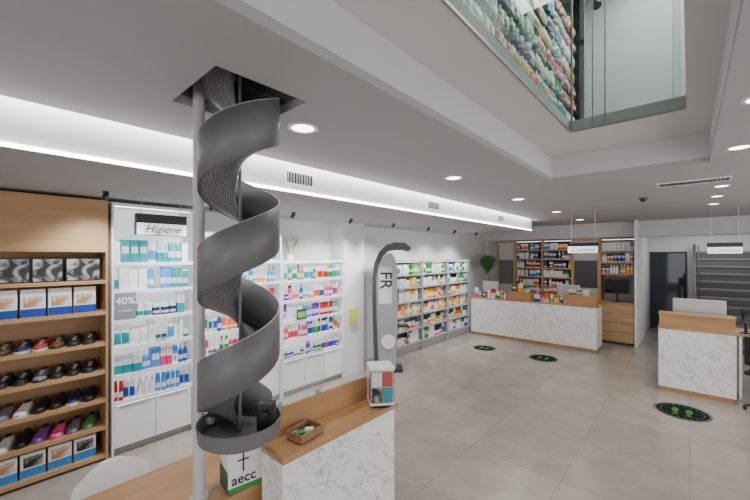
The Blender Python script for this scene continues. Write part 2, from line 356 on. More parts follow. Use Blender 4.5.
# ------------------------------------------------------------ products
PAL = dict(white=(.75,.75,.75), teal=(.0,.25,.28), blue=(.005,.055,.38), navy=(.005,.02,.13), sky=(.035,.25,.62), green=(.008,.22,.025), lime=(.22,.45,.015), orange=(.82,.12,.003),
           yellow=(.85,.42,.006), red=(.46,.004,.004), pink=(.68,.03,.15), purple=(.15,.02,.3), grey=(.22,.22,.24), black=(.02,.02,.02), cream=(.7,.6,.42), brown=(.22,.09,.03))
def mk_proto():
    P = {}
    for i, m in enumerate(CART):
        b = MB().box(-.5,.5,-.5,.5,0,1); o = b.build('carton', m)
        bm = bmesh.new(); bm.from_mesh(o.data); bmesh.ops.bevel(bm, geom=list(bm.edges), offset=.02, segments=1, affect='EDGES'); bm.to_mesh(o.data); bm.free()
        P['carton%d' % i] = (o.data, None)
        bpy.data.objects.remove(o)
    def two(key, b1, m1, capname, b2, m2, name):
        a = b1.build(name, m1, smooth=True); c = b2.build(capname, m2, smooth=True); P[key] = (a.data, c.data, capname, name)
        bpy.data.objects.remove(a); bpy.data.objects.remove(c)
    for i, m in enumerate(BOT):
        two('bottle%d' % i, MB().lathe([(0,0),(.46,0),(.5,.03),(.5,.62),(.44,.7),(.22,.77),(.2,.8)], 14), m, 'cap', MB().lathe([(.24,.79),(.25,.8),(.25,.98),(.22,1),(0,1)], 12), M['obj'], 'bottle')
        two('tall%d' % i, MB().lathe([(0,0),(.47,0),(.5,.02),(.5,.76),(.44,.82),(.4,.83)], 14), m, 'cap', MB().lathe([(.42,.825),(.43,.84),(.43,.98),(.38,1),(0,1)], 12), M['obj'], 'bottle')
        two('jar%d' % i, MB().lathe([(0,0),(.46,0),(.5,.05),(.5,.6),(.46,.68)], 14), m, 'lid', MB().lathe([(.48,.66),(.5,.68),(.5,.96),(.46,1),(0,1)], 14), M['obj'], 'jar')
        def tb(u, v):
            a = 2*PI*u; z = .16+v*.84; f = .46*(1-v**2); w = .42+.08*v
            return (w*math.cos(a), max(f, .03)*math.sin(a), z)
        two('tube%d' % i, MB().grid(tb, 14, 5), m, 'cap', MB().lathe([(0,0),(.36,0),(.38,.02),(.36,.17),(0,.17)], 12, sx=1), M['obj'], 'tube')
        def pc(u, v):
            a = 2*PI*u; f = .5*math.sin(PI*(.12+.88*v)) if v < 1 else .02
            return (.5*math.cos(a), max(.03, f)*math.sin(a), v*.93)
        two('pouch%d' % i, MB().grid(pc, 16, 6), m, 'seal', MB().box(-.5,.5,-.03,.03,.92,1), M['obj'], 'pouch')
        pump = MB().lathe([(.2,.74),(.2,.82),(.07,.84),(.07,.94)], 10); pump.box(-.1,.1,-.42,.12,.93,1.0)
        two('pump%d' % i, MB().lathe([(0,0),(.46,0),(.5,.03),(.5,.6),(.42,.68),(.18,.73),(.18,.75)], 14), m, 'pump', pump, M['obj'], 'pump_bottle')
    return P
PROTO = mk_proto()
def product(kind, col, capcol, w, d, h, loc, rotz, label, cat, group):
    p = PROTO[kind]; nm = 'carton' if kind.startswith('carton') else p[3]
    o = bpy.data.objects.new(nm, p[0]); COL.objects.link(o)
    o.location = loc; o.rotation_euler = (0,0,rotz); o.scale = (w,d,h); o.color = (*PAL[col],1)
    tag(o, label, cat, group)
    if p[1]:
        c = bpy.data.objects.new(p[2], p[1]); COL.objects.link(c); c.parent = o; c.color = (*PAL[capcol],1)
    return o
ORD = ['first','second','third','fourth','fifth','sixth','seventh','eighth','ninth','tenth','eleventh','twelfth','thirteenth','fourteenth','fifteenth','sixteenth','seventeenth','eighteenth','nineteenth','twentieth']
ORD += ['twenty-'+x for x in ORD[:9]] + ['thirtieth'] + ['thirty-'+x for x in ORD[:9]] + ['fortieth']
WORD = {'carton':'carton','bottle':'bottle','tall':'tall bottle','jar':'jar','tube':'tube','pump':'pump bottle','pouch':'pouch'}
CC = {}
def fill(loc, rotz, x0, x1, z, gap, kinds, cols, where, group, ysurf=.03, wr=(.05,.085), dens=1.0):
    ca, sa = math.cos(rotz), math.sin(rotz); x = x0; n = 0
    while True:
        k = random.choice(kinds); col = random.choice(cols); var = random.randrange(3 if k == 'carton' else 2)
        cap = random.choice(('white','white',col,'black' if random.random() < .2 else 'white'))
        rep = random.choice((1,1,2,2,3)); w = random.uniform(*wr)
        if k in ('bottle','tall','pump'): w *= .82; h = gap*random.uniform(.82,.98); d = w*.8
        elif k == 'jar': w *= 1.1; h = min(gap*.8, w*random.uniform(1.3,1.9)); d = w
        elif k == 'tube': h = gap*random.uniform(.76,.94); d = w*.6; w *= .8
        elif k == 'pouch': h = gap*random.uniform(.78,.97); d = w*.5; w *= 1.15
        else: h = gap*random.uniform(.76,.98); d = min(w*random.uniform(.7,1.4), .16); w *= random.choice((1,1.3,.8))
        for _ in range(rep):
            if x+w > x1: return n
            lx, ly = x+w/2, ysurf+d/2+random.uniform(0,.025)
            wx, wy = loc[0]+lx*ca-ly*sa, loc[1]+lx*sa+ly*ca
            desc = {'carton':('white carton with %s base','%s carton with white block','white carton with %s top')[var] % col if col != 'white' else 'plain white carton'}.get(k, ('%s %s' % (col, WORD[k])))
            product(k+str(var), col, cap, w, d, h, (wx,wy,loc[2]+z+.0005), rotz+random.uniform(-.03,.03), '%s, %s from left on %s' % (desc, ORD[min(n, 39)], where), WORD[k], group)
            CC[k] = CC.get(k, 0)+1
            n += 1; x += w + .005
        if random.random() > dens: x += random.uniform(.02,.06)

def shelf_unit(name, label, loc, rotz, W, D, H, levels, body, shelf, base=0, drawers=0, header=None, top=True, strip=True, backm=None, group=None, upm=None, rail=None, cat='shelving', lit=False, rails=True):
    t = thing(name, label, cat, loc, rotz, group); upm = upm or body
    MB().box(.02,W-.02,D-.02,D,0,H).build('back_panel', backm or body, t)
    MB().box(0,.02,0,D,0,H).build('side_panel', upm, t, bevel=.002); MB().box(W-.02,W,0,D,0,H).build('side_panel', upm, t, bevel=.002)
    if top: MB().box(.02,W-.02,0,D-.02,H-.03,H).build('top_panel', body, t)
    for z in levels:
        s = MB().box(.02,W-.02,.02,D-.02,z-.018,z).build('shelf', shelf, t)
        if rails: MB().box(.02,W-.02,.008,.0195,z-.032,z+.004).build('price_rail', rail or shelf, s)
        if lit: MB().box(.04,W-.04,.022,.036,z-.024,z-.0185).build('light_strip', M['shl'], s)
    if header: MB().box(.02,W-.02,0,.02,header,H-.03).build('header_panel', body, t)
    if base:
        MB().box(.02,W-.02,.04,D-.02,.07,base-.02).build('base_cabinet', body, t)
        MB().box(.02,W-.02,.07,D-.02,0,.07).build('plinth', M['greysh'] if body is not M['oak'] else body, t)
        n = drawers
        for i in range(n):
            a = .025+(W-.05)*i/n; b = .025+(W-.05)*(i+1)/n-.006
            dr = MB().box(a,b,.015,.039,.08,base-.04).build('drawer', M['tealdrawer'] if body is not M['oak'] else body, t, bevel=.002)
            MB().box(a+.05,b-.05,.006,.0149,base-.062,base-.05).build('handle', M['ltgrey'], dr)
    if strip: MB().box(.04,W-.04,.05,.07,H-.036,H-.0305).build('light_strip', M['shl'], t)
    return t

XF = -4.47
# --- wooden shoe rack
RL = [.06,.35,.63,.92,1.21,1.53,1.85]
rk = (XF,-.4,0)
shelf_unit('shoe_rack', 'tall oak rack of shoes and foot care boxes against the left wall', rk, PI/2, 1.27, .38, 2.67, RL, M['oak'], M['oak'], header=2.14, strip=False, upm=M['oakv'], cat='shoe rack')
def make_shoe(ucol, scol, laces, name):
    a = thing(name, 'x', 'shoe')
    n = 14
    def hw(s): return .036*math.sin(min(1, (s+.02)*6)*PI/2)*(1+.28*math.sin(max(0, (s-.35))/.65*PI))*(1 if s < .86 else math.sqrt(max(.0, 1-((s-.86)/.145)**2)))+.002
    out = [(hw(i/n), .125-.25*i/n) for i in range(n+1)] + [(-hw(i/n), .125-.25*i/n) for i in range(n, -1, -1)]
    MB().prism(out, 'z', 0, .018).build('sole', scol, a)
    def top(s): return .016+(.062 if s < .3 else .062-.034*min(1, (s-.3)/.4))*(1 if s < .8 else math.sqrt(max(0, 1-((s-.8)/.215)**2)))*(.8+.2*min(1, s*10))
    def up(u, v):
        ang = PI*v; w = hw(u)*.97; zz = .018+(top(u)-.018)*(math.sin(ang)**.6 if 0 < v < 1 else 0)
        return (w*math.cos(ang), .124-.248*u, zz)
    m = MB().grid(up, n, 10); m.build('upper', ucol, a, smooth=True)
    MB().lathe([(0,.0015),(.95,.0015),(1,-.006)], 16, (0,.072,.079), .023, .042).build('lining', M['lining'], a)
    if laces:
        m = MB()
        for i in range(4): y = .018-.018*i; m.tube([(-.016,y,top((.125-y)/.25)-.003),(0,y-.002,top((.125-y)/.25)+.003),(.016,y,top((.125-y)/.25)-.003)], .0025, 6)
        m.build('laces', M['shoew'], a)
    return a
def sm(n, c): return base_mat(n, c, .5)
SH = {'black':sm('shoe_black',(.015,.015,.017)), 'brown':sm('shoe_brown',(.12,.05,.03)), 'red':sm('shoe_red',(.4,.05,.04)), 'navy':sm('shoe_navy',(.02,.03,.10)),
      'white':sm('shoe_white',(.75,.75,.73)), 'purple':sm('shoe_purple',(.25,.08,.38)), 'pink':sm('shoe_pink',(.75,.12,.3)), 'green':sm('shoe_green',(.1,.32,.1)), 'grey':sm('shoe_grey',(.2,.2,.22))}
rows = [(1.21, ['navy','brown','navy','red','brown','black','black'], 'fifth'), (.92, ['black','black','black','grey','black','black','black'], 'fourth'),
        (.63, ['white','grey','white','black','black','navy','black'], 'third'), (.35, ['white','white','black','purple','pink','grey','green'], 'second')]
protos = {}
for z, cs, rn in rows:
    for i, cn in enumerate(cs):
        lac = z > .9; key = (cn, lac)
        x = .42+i*.122; ly = .17+random.uniform(-.008,.012); ry = PI/2 - D2R(22+random.uniform(-3,3))
        loc = (rk[0]-ly, rk[1]+x, z+.0005)
        lab = '%s %s, %s from left on the %s shelf up of the oak rack' % (cn, 'laced shoe' if lac else 'clog', ORD[i], rn)
        gr = 'shoes on the %s shelf of the oak rack' % rn
        if key not in protos:
            protos[key] = s = make_shoe(SH[cn], M['shoew'] if cn in ('white','navy','red') else SH[cn] if not lac else M['dark'], lac, 'lace_up_shoe' if lac else 'clog')
            s.location = loc; s.rotation_euler = (0,0,ry); s['label'] = lab; s['group'] = gr
        else: s = dup(protos[key], loc, ry, lab, gr)
        s.scale = (1.03,1.03,1.12)
# photo cards and boxes on the rack
for i, (x, w) in enumerate(((.50,.2),(.71,.22),(.95,.27))):
    t = thing('photo_card', ('black and white photo card of shoes, leftmost on the oak rack','small black and white photo card, second on the oak rack','widest dark photo card at the right of the oak rack')[i], 'display card', (rk[0]-.09, rk[1]+x+w/2, 1.851), PI/2, 'photo cards on the oak rack')
    MB().box(-w/2,w/2,0,.012,0,.23).build('board', M['black'], t)
    MB().box(-w/2+.008,w/2-.008,-.002,-.0001,.01,.22).build('photo', PHOTO[0], t)
BANDS = {c: base_mat('band_'+c, PAL[c], .4) for c in ('blue','sky')}
for z, x0, n, cl, nm in ((1.53,.44,4,'blue','sixth'),(.06,.44,4,'sky','bottom')):
    for i in range(n):
        t = thing('foot_care_box', '%s and white foot care box, %s from left on the %s rack shelf' % ('dark blue' if z > 1 else 'light blue', ORD[i], nm), 'box', (rk[0]-.1, rk[1]+x0+.09+i*.188, z+.001), PI/2, 'foot care boxes on the oak rack')
        MB().box(-.085,.085,-.04,.04,0,.26 if z > 1 else .22).build('carton_body', M['white'], t, bevel=.003)
        MB().box(-.085,.085,-.0412,-.0402,.005,.08).build('colour_band', BANDS[cl], t)
        MB().box(-.065,.065,-.0412,-.0402,.095,.19).build('photo', PHOTO[1] if (i % 2 == 0 or z > 1) else PHOTO[0], t)

# --- hygiene bay (A)
LV = [.56,.84,1.13,1.43,1.73,2.03]
A = (XF,.90,0)
shelf_unit('shelf_unit', 'white lit shelving bay under the hygiene sign', A, PI/2, .82, .36, 2.66, LV, M['white'], M['offw'], base=.56, drawers=2, backm=M['back'], lit=True)
KA = [(['carton','carton','pouch'],['teal','green','sky','white']),(['pouch','tall','carton'],['teal','sky','green','white']),(['carton','carton','jar'],['navy','sky','teal','navy','white']),
      (['carton','jar','pouch'],['teal','sky','green','white']),(['carton','pump'],['teal','blue','sky','green','pink']),(['tall','tall','bottle'],['orange','sky','white','blue','red'])]
ROWN = ['bottom shelf','second shelf','third shelf','fourth shelf','fifth shelf','top shelf']
def fillbay(loc, rotz, W, levels, rowspec, where, group, H, wr=(.05,.085), dens=.97):
    for i, z in enumerate(levels):
        gap = (levels[i+1]-z if i+1 < len(levels) else min(H-z, .32))-.038
        ks, cs = rowspec[(len(levels)-1-i) % len(rowspec)]
        fill(loc, rotz, .026, W-.024, z, gap, ks, cs, ROWN[i if i < len(levels)-1 else 5]+', '+where, group, wr=wr, dens=dens)
fillbay(A, PI/2, .82, LV, KA, 'hygiene bay', 'packs in the hygiene bay', 2.36, wr=(.045,.075))
# --- bays B1, B2
LB = [.56,.84,1.13,1.43,1.73]
B1 = (XF,1.74,0); B2 = (XF,2.95,0)
shelf_unit('shelf_unit', 'tall white shelving bay directly behind the grey spiral chute', B1, PI/2, 1.2, .36, 2.40, LV, M['white'], M['offw'], base=.56, drawers=3, backm=M['back'], lit=True)
shelf_unit('shelf_unit', 'white shelving bay of bright bottles right of the spiral chute', B2, PI/2, 1.24, .36, 2.03, LB, M['white'], M['offw'], base=.56, drawers=3, backm=M['back'], lit=True)
KB = [(['tall','bottle','pump'],['red','orange','green','teal','yellow']),(['pump','tall','jar'],['pink','blue','sky','orange','teal']),(['bottle','carton','pouch'],['red','purple','sky','lime','white']),
      (['tall','tube','bottle'],['green','orange','pink','blue']),(['carton','jar','bottle'],['teal','purple','blue','pink','green'])]
fillbay(B1, PI/2, 1.2, LV, KB+[(['carton','pouch'],['white','teal','sky'])], 'bay behind chute', 'packs in the bay behind the chute', 2.36, wr=(.055,.085))
fillbay(B2, PI/2, 1.24, LB, KB, 'bay right of chute', 'packs in the bay right of the chute', 2.03, wr=(.045,.075))
# --- bays C
LC = [.22,.52,.82,1.12,1.42,1.70]
KC = [(['pouch','tall'],['green','teal','white','lime']),(['jar','tall','carton'],['white','yellow','green','teal']),(['carton','pouch','bottle'],['orange','yellow','white','green']),
      (['carton','pouch'],['yellow','orange','yellow','white']),(['pouch','jar'],['orange','white','lime','yellow','red']),(['carton','pouch','jar'],['pink','white','blue','green'])]
for i, nm in enumerate(('near','middle','far')):
    C = (XF,5.5+i*1.11,0)
    shelf_unit('shelf_unit', '%s bay of the long grey shelving on the left wall' % nm, C, PI/2, 1.1, .36, 2.0, LC, M['greysh'], M['greysh'], base=.2, drawers=0, upm=M['greysh'], backm=M['greysh'], rail=M['ltgrey'])
    fillbay(C, PI/2, 1.1, LC, KC, '%s grey bay' % nm, 'packs in the %s grey bay' % nm, 2.0, wr=(.06,.10))

# plants
def grass(t, n, h, spread, mat, wid=.006, name='foliage', z0=.1, seed=1):
    rr = random.Random(seed); m = MB()
    for i in range(n):
        a = rr.uniform(0, 2*PI); b = rr.uniform(.1, 1)*spread; hh = h*rr.uniform(.5,1)
        ax = Vector((math.cos(a), math.sin(a), 0)); sd = Vector((-ax.y, ax.x, 0))*wid
        def f(u, v): return Vector((0,0,z0))+ax*(.02+b*u*u)+Vector((0,0,hh*(u-.25*u*u)))+sd*(v-.5)*2*(math.sin(PI*min(.97, u*.85+.12)))
        m.grid(f, 5, 1)
    m.build(name, mat, t)
t = thing('potted_grass', 'pale feathery plant in white pot on top of the white shelving', 'plant', (XF-.15,3.2,2.031))
MB().lathe([(0,0),(.05,0),(.07,.1),(.062,.1),(.055,.08),(0,.08)], 20).build('pot', M['white'], t, smooth=True)
grass(t, 140, .50, .21, M['pale'], .006, z0=.08)
t = thing('potted_plant', 'tall green leafy plant in the corner behind the long counter', 'plant', (-4.40,9.82,0))
MB().lathe([(0,0),(.16,0),(.2,.4),(.18,.4),(.17,.36),(0,.36)], 24).build('pot', M['white'], t, smooth=True)
MB().tube([(0,0,.36),(.02,.01,.9),(0,0,1.75)], [.025,.02,.012]).build('stem', M['wick'], t)
grass(t, 170, .80, .41, M['leaf'], .028, z0=1.55, seed=4)

# --- hanging signs
def sign(loc, rotz, word, size, label, sx=1, bar=.13, scale=1, fr=0):
    t = thing('hanging_sign', label, 'sign', loc, rotz)
    MB().box(-.26,.26,-.04,.04,.135,.135+bar).build('light_box', M['black'], t, bevel=.004)
    MB().box(-.26+fr,.26-fr,-.045,.045,fr,.134).build('name_plate', M['signw'], t)
    if fr: MB().box(-.26,.26,-.046,.046,0,fr-.0005).box(-.26,-.26+fr-.0005,-.046,.046,fr,.134).box(.26-fr+.0005,.26,-.046,.046,fr,.134).build('frame', M['dark'], t)
    text('lettering', word, size, M['text'], t, (0,-.0465,.070), shear=.35, sx=sx)
    zc = ((ZS if loc[0] < -2.9 else ZC)-loc[2])/scale
    for x in (-.2,.2): MB().tube([(x,0,.135+bar),(x,0,zc)], .004, 6).build('rod', M['steel'], t)
    t.scale = (scale,scale,scale)
sign((-4.1,1.25,2.31), PI/2, 'Higiene', .12, 'hanging sign reading Higiene above the left white shelving', scale=.9, fr=.004, bar=.105)
sign((-1.47,7.4,2.15), 0, 'Consejo', .12, 'hanging sign above the long marble counter', 1, .07, fr=.006, scale=.95)
sign((.44,8.5,2.14), 0, 'Cosmética', .105, 'hanging sign above the right marble desk', .95, .09, fr=.006, scale=.84)
# offer card
t = thing('offer_card', 'grey offer card reading 40% on the hygiene bay', 'card', (XF-.0065,1.02,1.43), PI/2)
MB().box(-.095,.095,-.003,.001,0,.28).build('card_sheet', M['card'], t)
text('lettering', '40%', .105, M['wtext'], t, (0,-.0045,.19), bold=.001); text('small_lettering', '2a unidad', .034, M['wtext'], t, (0,-.0045,.09))
t = thing('shelf_card', 'small green picture card clipped to the shelf right of the chute', 'card', (XF-.0065,3.3,1.12), PI/2)
MB().box(-.09,.09,-.003,.001,0,.16).build('card_sheet', M['dgreen'], t); MB().box(-.07,.07,-.004,-.0031,.03,.12).build('picture', M['lgreen'], t)
t = thing('gift_bag', 'lime green paper bag hung on the pale pier beyond the bottles', 'bag', (-4.457,4.42,.9), PI/2)
MB().prism([(-.02,0),(.035,0),(.042,.26),(-.01,.26)], 'x', -.08, .08).build('bag_body', base_mat('lime_paper', (.55,.62,.1), .5), t)
MB().tube([(-.04,0,.26),(-.035,0,.32),(.035,0,.32),(.04,0,.26)], .004, 6).build('handle', M['white'], t)

# --- weighing scale kiosk (side plate towards the shop, head arching over)
t = thing('weighing_scale', 'silver grey arched weighing machine with sideways lettering beside the pale pier', 'scale', (-4.24,4.92,0), D2R(132))
MB().prism([(-.15,-.38),(.15,-.38),(.17,.12),(-.17,.12)], 'z', 0, .07).build('platform', M['dark'], t, bevel=.01)
path = [(.12,.07),(.15,.5),(.17,1.2),(.17,1.70),(.14,1.96),(.05,2.17),(-.08,2.30),(-.24,2.35),(-.42,2.34),(-.54,2.24)]
inn = [(.05,.07),(.08,.5),(.10,1.2),(.10,1.70),(.07,1.91),(-.01,2.08),(-.11,2.18),(-.24,2.21),(-.39,2.21),(-.48,2.18)]
MB().prism(path+inn[::-1], 'x', -.16, .16).build('arched_column', base_mat('scale_dark_edge', (.08,.08,.085), .4, .2), t, smooth=True)
plate = [(.048,.07),(.078,.5),(.098,1.2),(.098,1.70),(.068,1.90),(-.012,2.07),(-.10,2.15),(-.18,2.15),(-.24,2.07),(-.28,1.9),(-.29,1.2),(-.26,.07)]
MB().prism(plate, 'x', -.13, .13).build('side_panel', base_mat('scale_silver', (.44,.445,.46), .3, .35), t)
MB().box(-.1325,-.1305,-.18,.05,1.24,1.90).build('letter_panel', M['offw'], t)
Rm = Matrix.Rotation(-PI/2, 4, 'Z') @ Matrix.Rotation(PI/2, 4, 'X') @ Matrix.Rotation(-PI/2, 4, 'Z')
o = text('lettering', 'FR', .30, M['dark'], t, (-.1338,-.065,1.66), ex=.0008, bold=.004); o.rotation_euler = Rm.to_euler()
o = MB().lathe([(0,-.012),(.12,-.012),(.13,0),(.12,.012),(0,.012)], 28).build('disc', M['white'], t, smooth=True)
o.rotation_euler = (0,PI/2,0); o.location = (-.146,-.12,.55)
MB().box(-.08,.08,-.31,-.291,1.25,1.5).build('screen', M['screen'], t)
MB().box(-.10,.10,-.50,-.27,.80,.83).build('tray', M['black'], t, bevel=.004)

# ------------------------------------------------------------ far wall joinery
def panel(x0, x1, mat, label):
    t = thing('wall_panel', label, 'panel', ((x0+x1)/2,10.42,0)); w = (x1-x0)/2
    MB().box(-w,-w+.05,0,.38,0,2.55).box(w-.05,w,0,.38,0,2.55).box(-w+.05,w-.05,0,.38,2.48,2.55).build('frame', M['oakv'], t, bevel=.003)
    MB().box(-w+.05,w-.05,.04,.06,0,2.48).build('graphic_sheet', mat, t)
panel(-4.36,-3.82,M['swl'],'oak framed panel with pale swirl graphic left of the far shelves')
panel(-2.33,-1.70,M['swd'],'oak framed dark panel with grey swirl between the far shelves')
LF = [1.02,1.27,1.52,1.77,2.02,2.27]
KF = [(['pouch','carton'],['white','sky','orange']),(['carton','bottle'],['orange','white','blue']),(['jar','bottle'],['red','blue','white','yellow']),(['carton','pouch'],['white','green','sky']),(['tall','jar'],['orange','white','blue'])]
for (x0, x1, nm) in ((-3.815,-3.08,'left'),(-3.075,-2.335,'middle')):
    F = (x0,10.42,0); W = x1-x0
    shelf_unit('shelf_unit', '%s oak framed shelf bay on the far wall' % nm, F, 0, W, .38, 2.54, LF, M['oak'], M['oak'], base=1.0, drawers=2, backm=M['dark'], upm=M['oakv'], cat='shelving')
    fillbay(F, 0, W, LF, KF, '%s far bay' % nm, 'packs in the far %s bay' % nm, 2.5, wr=(.06,.10), dens=.6)
F = (-1.695,10.42,0); LF3 = [1.66,1.95,2.22]
shelf_unit('shelf_unit', 'oak framed shelf bay above the drawers beside the dark door', F, 0, .74, .38, 2.54, LF3, M['oak'], M['oak'], base=0, backm=M['greysh'], upm=M['oakv'])
fillbay(F, 0, .74, LF3, KF, 'bay above oak drawers', 'packs above the oak drawers', 2.5, wr=(.06,.1))
t = thing('drawer_unit', 'oak chest of drawers standing below the far right shelves', 'drawers', (-1.32,10.2,0))
MB().box(-.36,.36,-.16,.2,.06,.97).build('carcass', M['oak'], t); MB().box(-.38,.38,-.19,.2,.97,1.0).build('top', M['oakx'], t, bevel=.003)
MB().box(-.34,.34,-.12,.18,0,.06).build('plinth', M['dark'], t)
for i in range(4):
    z = .08+i*.222; dr = MB().box(-.35,.35,-.18,-.161,z,z+.205).build('drawer', M['oak'], t, bevel=.003)
    MB().box(-.1,.1,-.195,-.181,z+.165,z+.18).build('handle', M['steel'], dr)
t = thing('monitor', 'black monitor on the oak drawers by the dark door', 'monitor', (-1.3,10.15,1.0))
MB().box(-.1,.1,-.07,.07,0,.012).build('foot', M['black'], t); MB().box(-.02,.02,.0,.03,.012,.2).build('neck', M['black'], t)
MB().box(-.25,.25,-.02,.02,.2,.55).build('casing', M['black'], t, bevel=.006); MB().box(-.235,.235,-.0215,-.0205,.215,.535).build('screen', M['screen'], t)

# ------------------------------------------------------------ counters
def sheet_counter(name, label, x0, x1, y0, dep, ledges, h=.97):
    t = thing(name, label, 'counter', ((x0+x1)/2, y0+dep/2, 0))
    MB().box(x0,x1,y0,y0+.03,.07,h).build('marble_front', M['marble'], t, world=True)
    MB().box(x0,x0+.03,y0+.03,y0+dep,.07,h).build('marble_end', M['marble'], t, world=True); MB().box(x1-.03,x1,y0+.03,y0+dep,.07,h).build('marble_end', M['marble'], t, world=True)
    MB().box(x0+.03,x1-.03,y0+.03,y0+dep-.02,.07,h-.02).build('carcass', M['white'], t, world=True)
    MB().box(x0+.02,x1-.02,y0+.02,y0+dep-.02,0,.07).build('plinth', M['oakx'], t, world=True)
    MB().box(x0-.01,x1+.01,y0-.01,y0+dep,h,h+.03).build('counter_top', M['oakx'], t, world=True, bevel=.003)
    for a, b in ledges:
        MB().box(a,b,y0-.005,y0+.03,h+.03,h+.22).box(a,a+.03,y0+.03,y0+.25,h+.03,h+.22).box(b-.03,b,y0+.03,y0+.25,h+.03,h+.22).build('privacy_ledge', M['oakx'], t, world=True)
        MB().box(a-.01,b+.01,y0-.015,y0+.25,h+.22,h+.245).build('ledge_top', M['oakx'], t, world=True, bevel=.003)
    return t
sheet_counter('service_counter', 'long white marble counter with oak top at the back of the shop', -4.42,-1.5,8.85,.62,((-3.41,-2.88),(-2.15,-1.52)))
sheet_counter('service_desk', 'short white marble desk with raised oak ledge at the right', -.37,.49,7.1,.6,((-.36,.48),))
def monitor(loc, rotz, w, h, label):
    t = thing('monitor', label, 'monitor', loc, rotz)
    MB().lathe([(0,0),(.1,0),(.1,.01),(0,.01)], 24).build('foot', M['ltgrey'], t); MB().box(-.02,.02,-.01,.01,.01,.16).build('neck', M['ltgrey'], t)
    MB().box(-w/2,w/2,-.018,.018,.12,.12+h).build('casing', M['ltgrey'], t, bevel=.008); MB().box(-w/2+.015,w/2-.015,-.0195,-.0185,.135,.105+h).build('screen', M['screen'], t)
monitor((.1,7.5,1.0005), PI, .62, .30, 'pale grey monitor turned away on the right marble desk')
monitor((-2.15,9.3,1.0005), PI, .48, .3, 'pale monitor turned away at the right end of the long counter')
monitor((-4.05,9.25,1.0005), PI, .45, .3, 'pale monitor turned away at the left end of the long counter')
for i, (x, y, k, cn, w, h) in enumerate(((-4.32,8.98,'carton0','orange',.1,.24),(-4.2,8.95,'carton1','sky',.09,.18),(-4.08,8.96,'carton1','red',.08,.14),(-3.98,8.98,'tall0','white',.07,.2),(-3.84,8.95,'carton2','red',.1,.24),(-3.72,8.97,'carton0','green',.1,.17),(-3.62,8.96,'tall0','orange',.06,.2),(-3.53,8.96,'pump1','white',.07,.18),(-2.76,8.97,'carton0','blue',.11,.16),(-2.64,8.97,'tube0','pink',.06,.16),(-2.55,8.95,'carton2','orange',.1,.14),(-2.43,8.98,'tall1','lime',.06,.19),(-2.32,8.96,'carton1','yellow',.09,.13),(-2.22,8.96,'bottle1','blue',.06,.17))):
    product(k, cn, 'white', w, .07, h, (x,y,1.0005), 0, '%s %s, %s from left along the front of the long marble counter' % (cn, 'carton' if k[0] == 'c' else 'tube' if k[:2] == 'tu' else 'bottle', ORD[i]), 'pack', 'packs on the long counter')
for i, (x, k, cn, w, h) in enumerate(((-3.3,'carton1','brown',.12,.16),(-3.15,'carton0','yellow',.1,.2),(-3.0,'carton2','green',.1,.14),(-2.0,'carton0','brown',.13,.12),(-1.86,'tall0','green',.06,.15),(-1.72,'carton1','cream',.12,.13))):
    product(k, cn, 'white', w, .07, h, (x,8.98,1.2155), 0, '%s %s on the raised oak ledge of the long counter, %s from left' % (cn, 'carton' if k[0] == 'c' else 'bottle', ORD[i]), 'pack', 'packs on the raised ledges')
# side desk, dispenser and office chair at the right edge
t = thing('side_desk', 'oak side desk behind the right marble desk', 'desk', (1.1,7.75,0))
MB().box(.52,1.7,7.42,8.05,.92,.95).build('desk_top', M['oakx'], t, world=True, bevel=.003)
MB().box(.54,.57,7.44,8.03,0,.92).build('side_panel', M['white'], t, world=True); MB().box(1.65,1.68,7.44,8.03,0,.92).build('side_panel', M['white'], t, world=True)
t = thing('card_terminal_stand', 'black upright device on the side desk at the right edge', 'device', (.62,7.56,.95), D2R(20))
MB().lathe([(0,0),(.07,0),(.07,.015),(.02,.02),(.018,.18),(0,.18)], 20).build('stand', M['black'], t, smooth=True)
MB().prism([(-.05,.16),(-.035,.16),(.03,.36),(.015,.37)], 'x', -.06, .06).build('terminal_body', M['black'], t, bevel=.004)
MB().prism([(-.052,.21),(-.049,.21),(-.006,.34),(-.009,.34)], 'x', -.045, .045).build('screen', M['screen'], t)
t = thing('office_chair', 'black swivel chair behind the right marble desk', 'chair', (.82,7.05,0), D2R(-20))
m = MB()
for k in range(5): a = 2*PI*k/5; m.tube([(0,0,.1),(.27*math.cos(a),.27*math.sin(a),.055)], [.022,.014], 8)
m.build('base', M['black'], t)
for k in range(5):
    a = 2*PI*k/5; w = MB().tube([(.27*math.cos(a)-.015,.27*math.sin(a),.028),(.27*math.cos(a)+.015,.27*math.sin(a),.028)], .027, 12).build('castor', M['black'], t)
MB().tube([(0,0,.1),(0,0,.48)], .022).build('gas_column', M['steel'], t)
MB().box(-.22,.22,-.21,.22,.48,.54).build('seat', M['black'], t, bevel=.02)
MB().grid(lambda u, v: ((u-.5)*.42, -.23-.06*(2*(u-.5))**2*-1, .62+v*.38), 8, 4).build('backrest', M['black'], t, solid=.03)
MB().tube([(0,-.1,.47),(0,-.26,.5),(0,-.27,.75)], .015).build('back_bracket', M['black'], t)

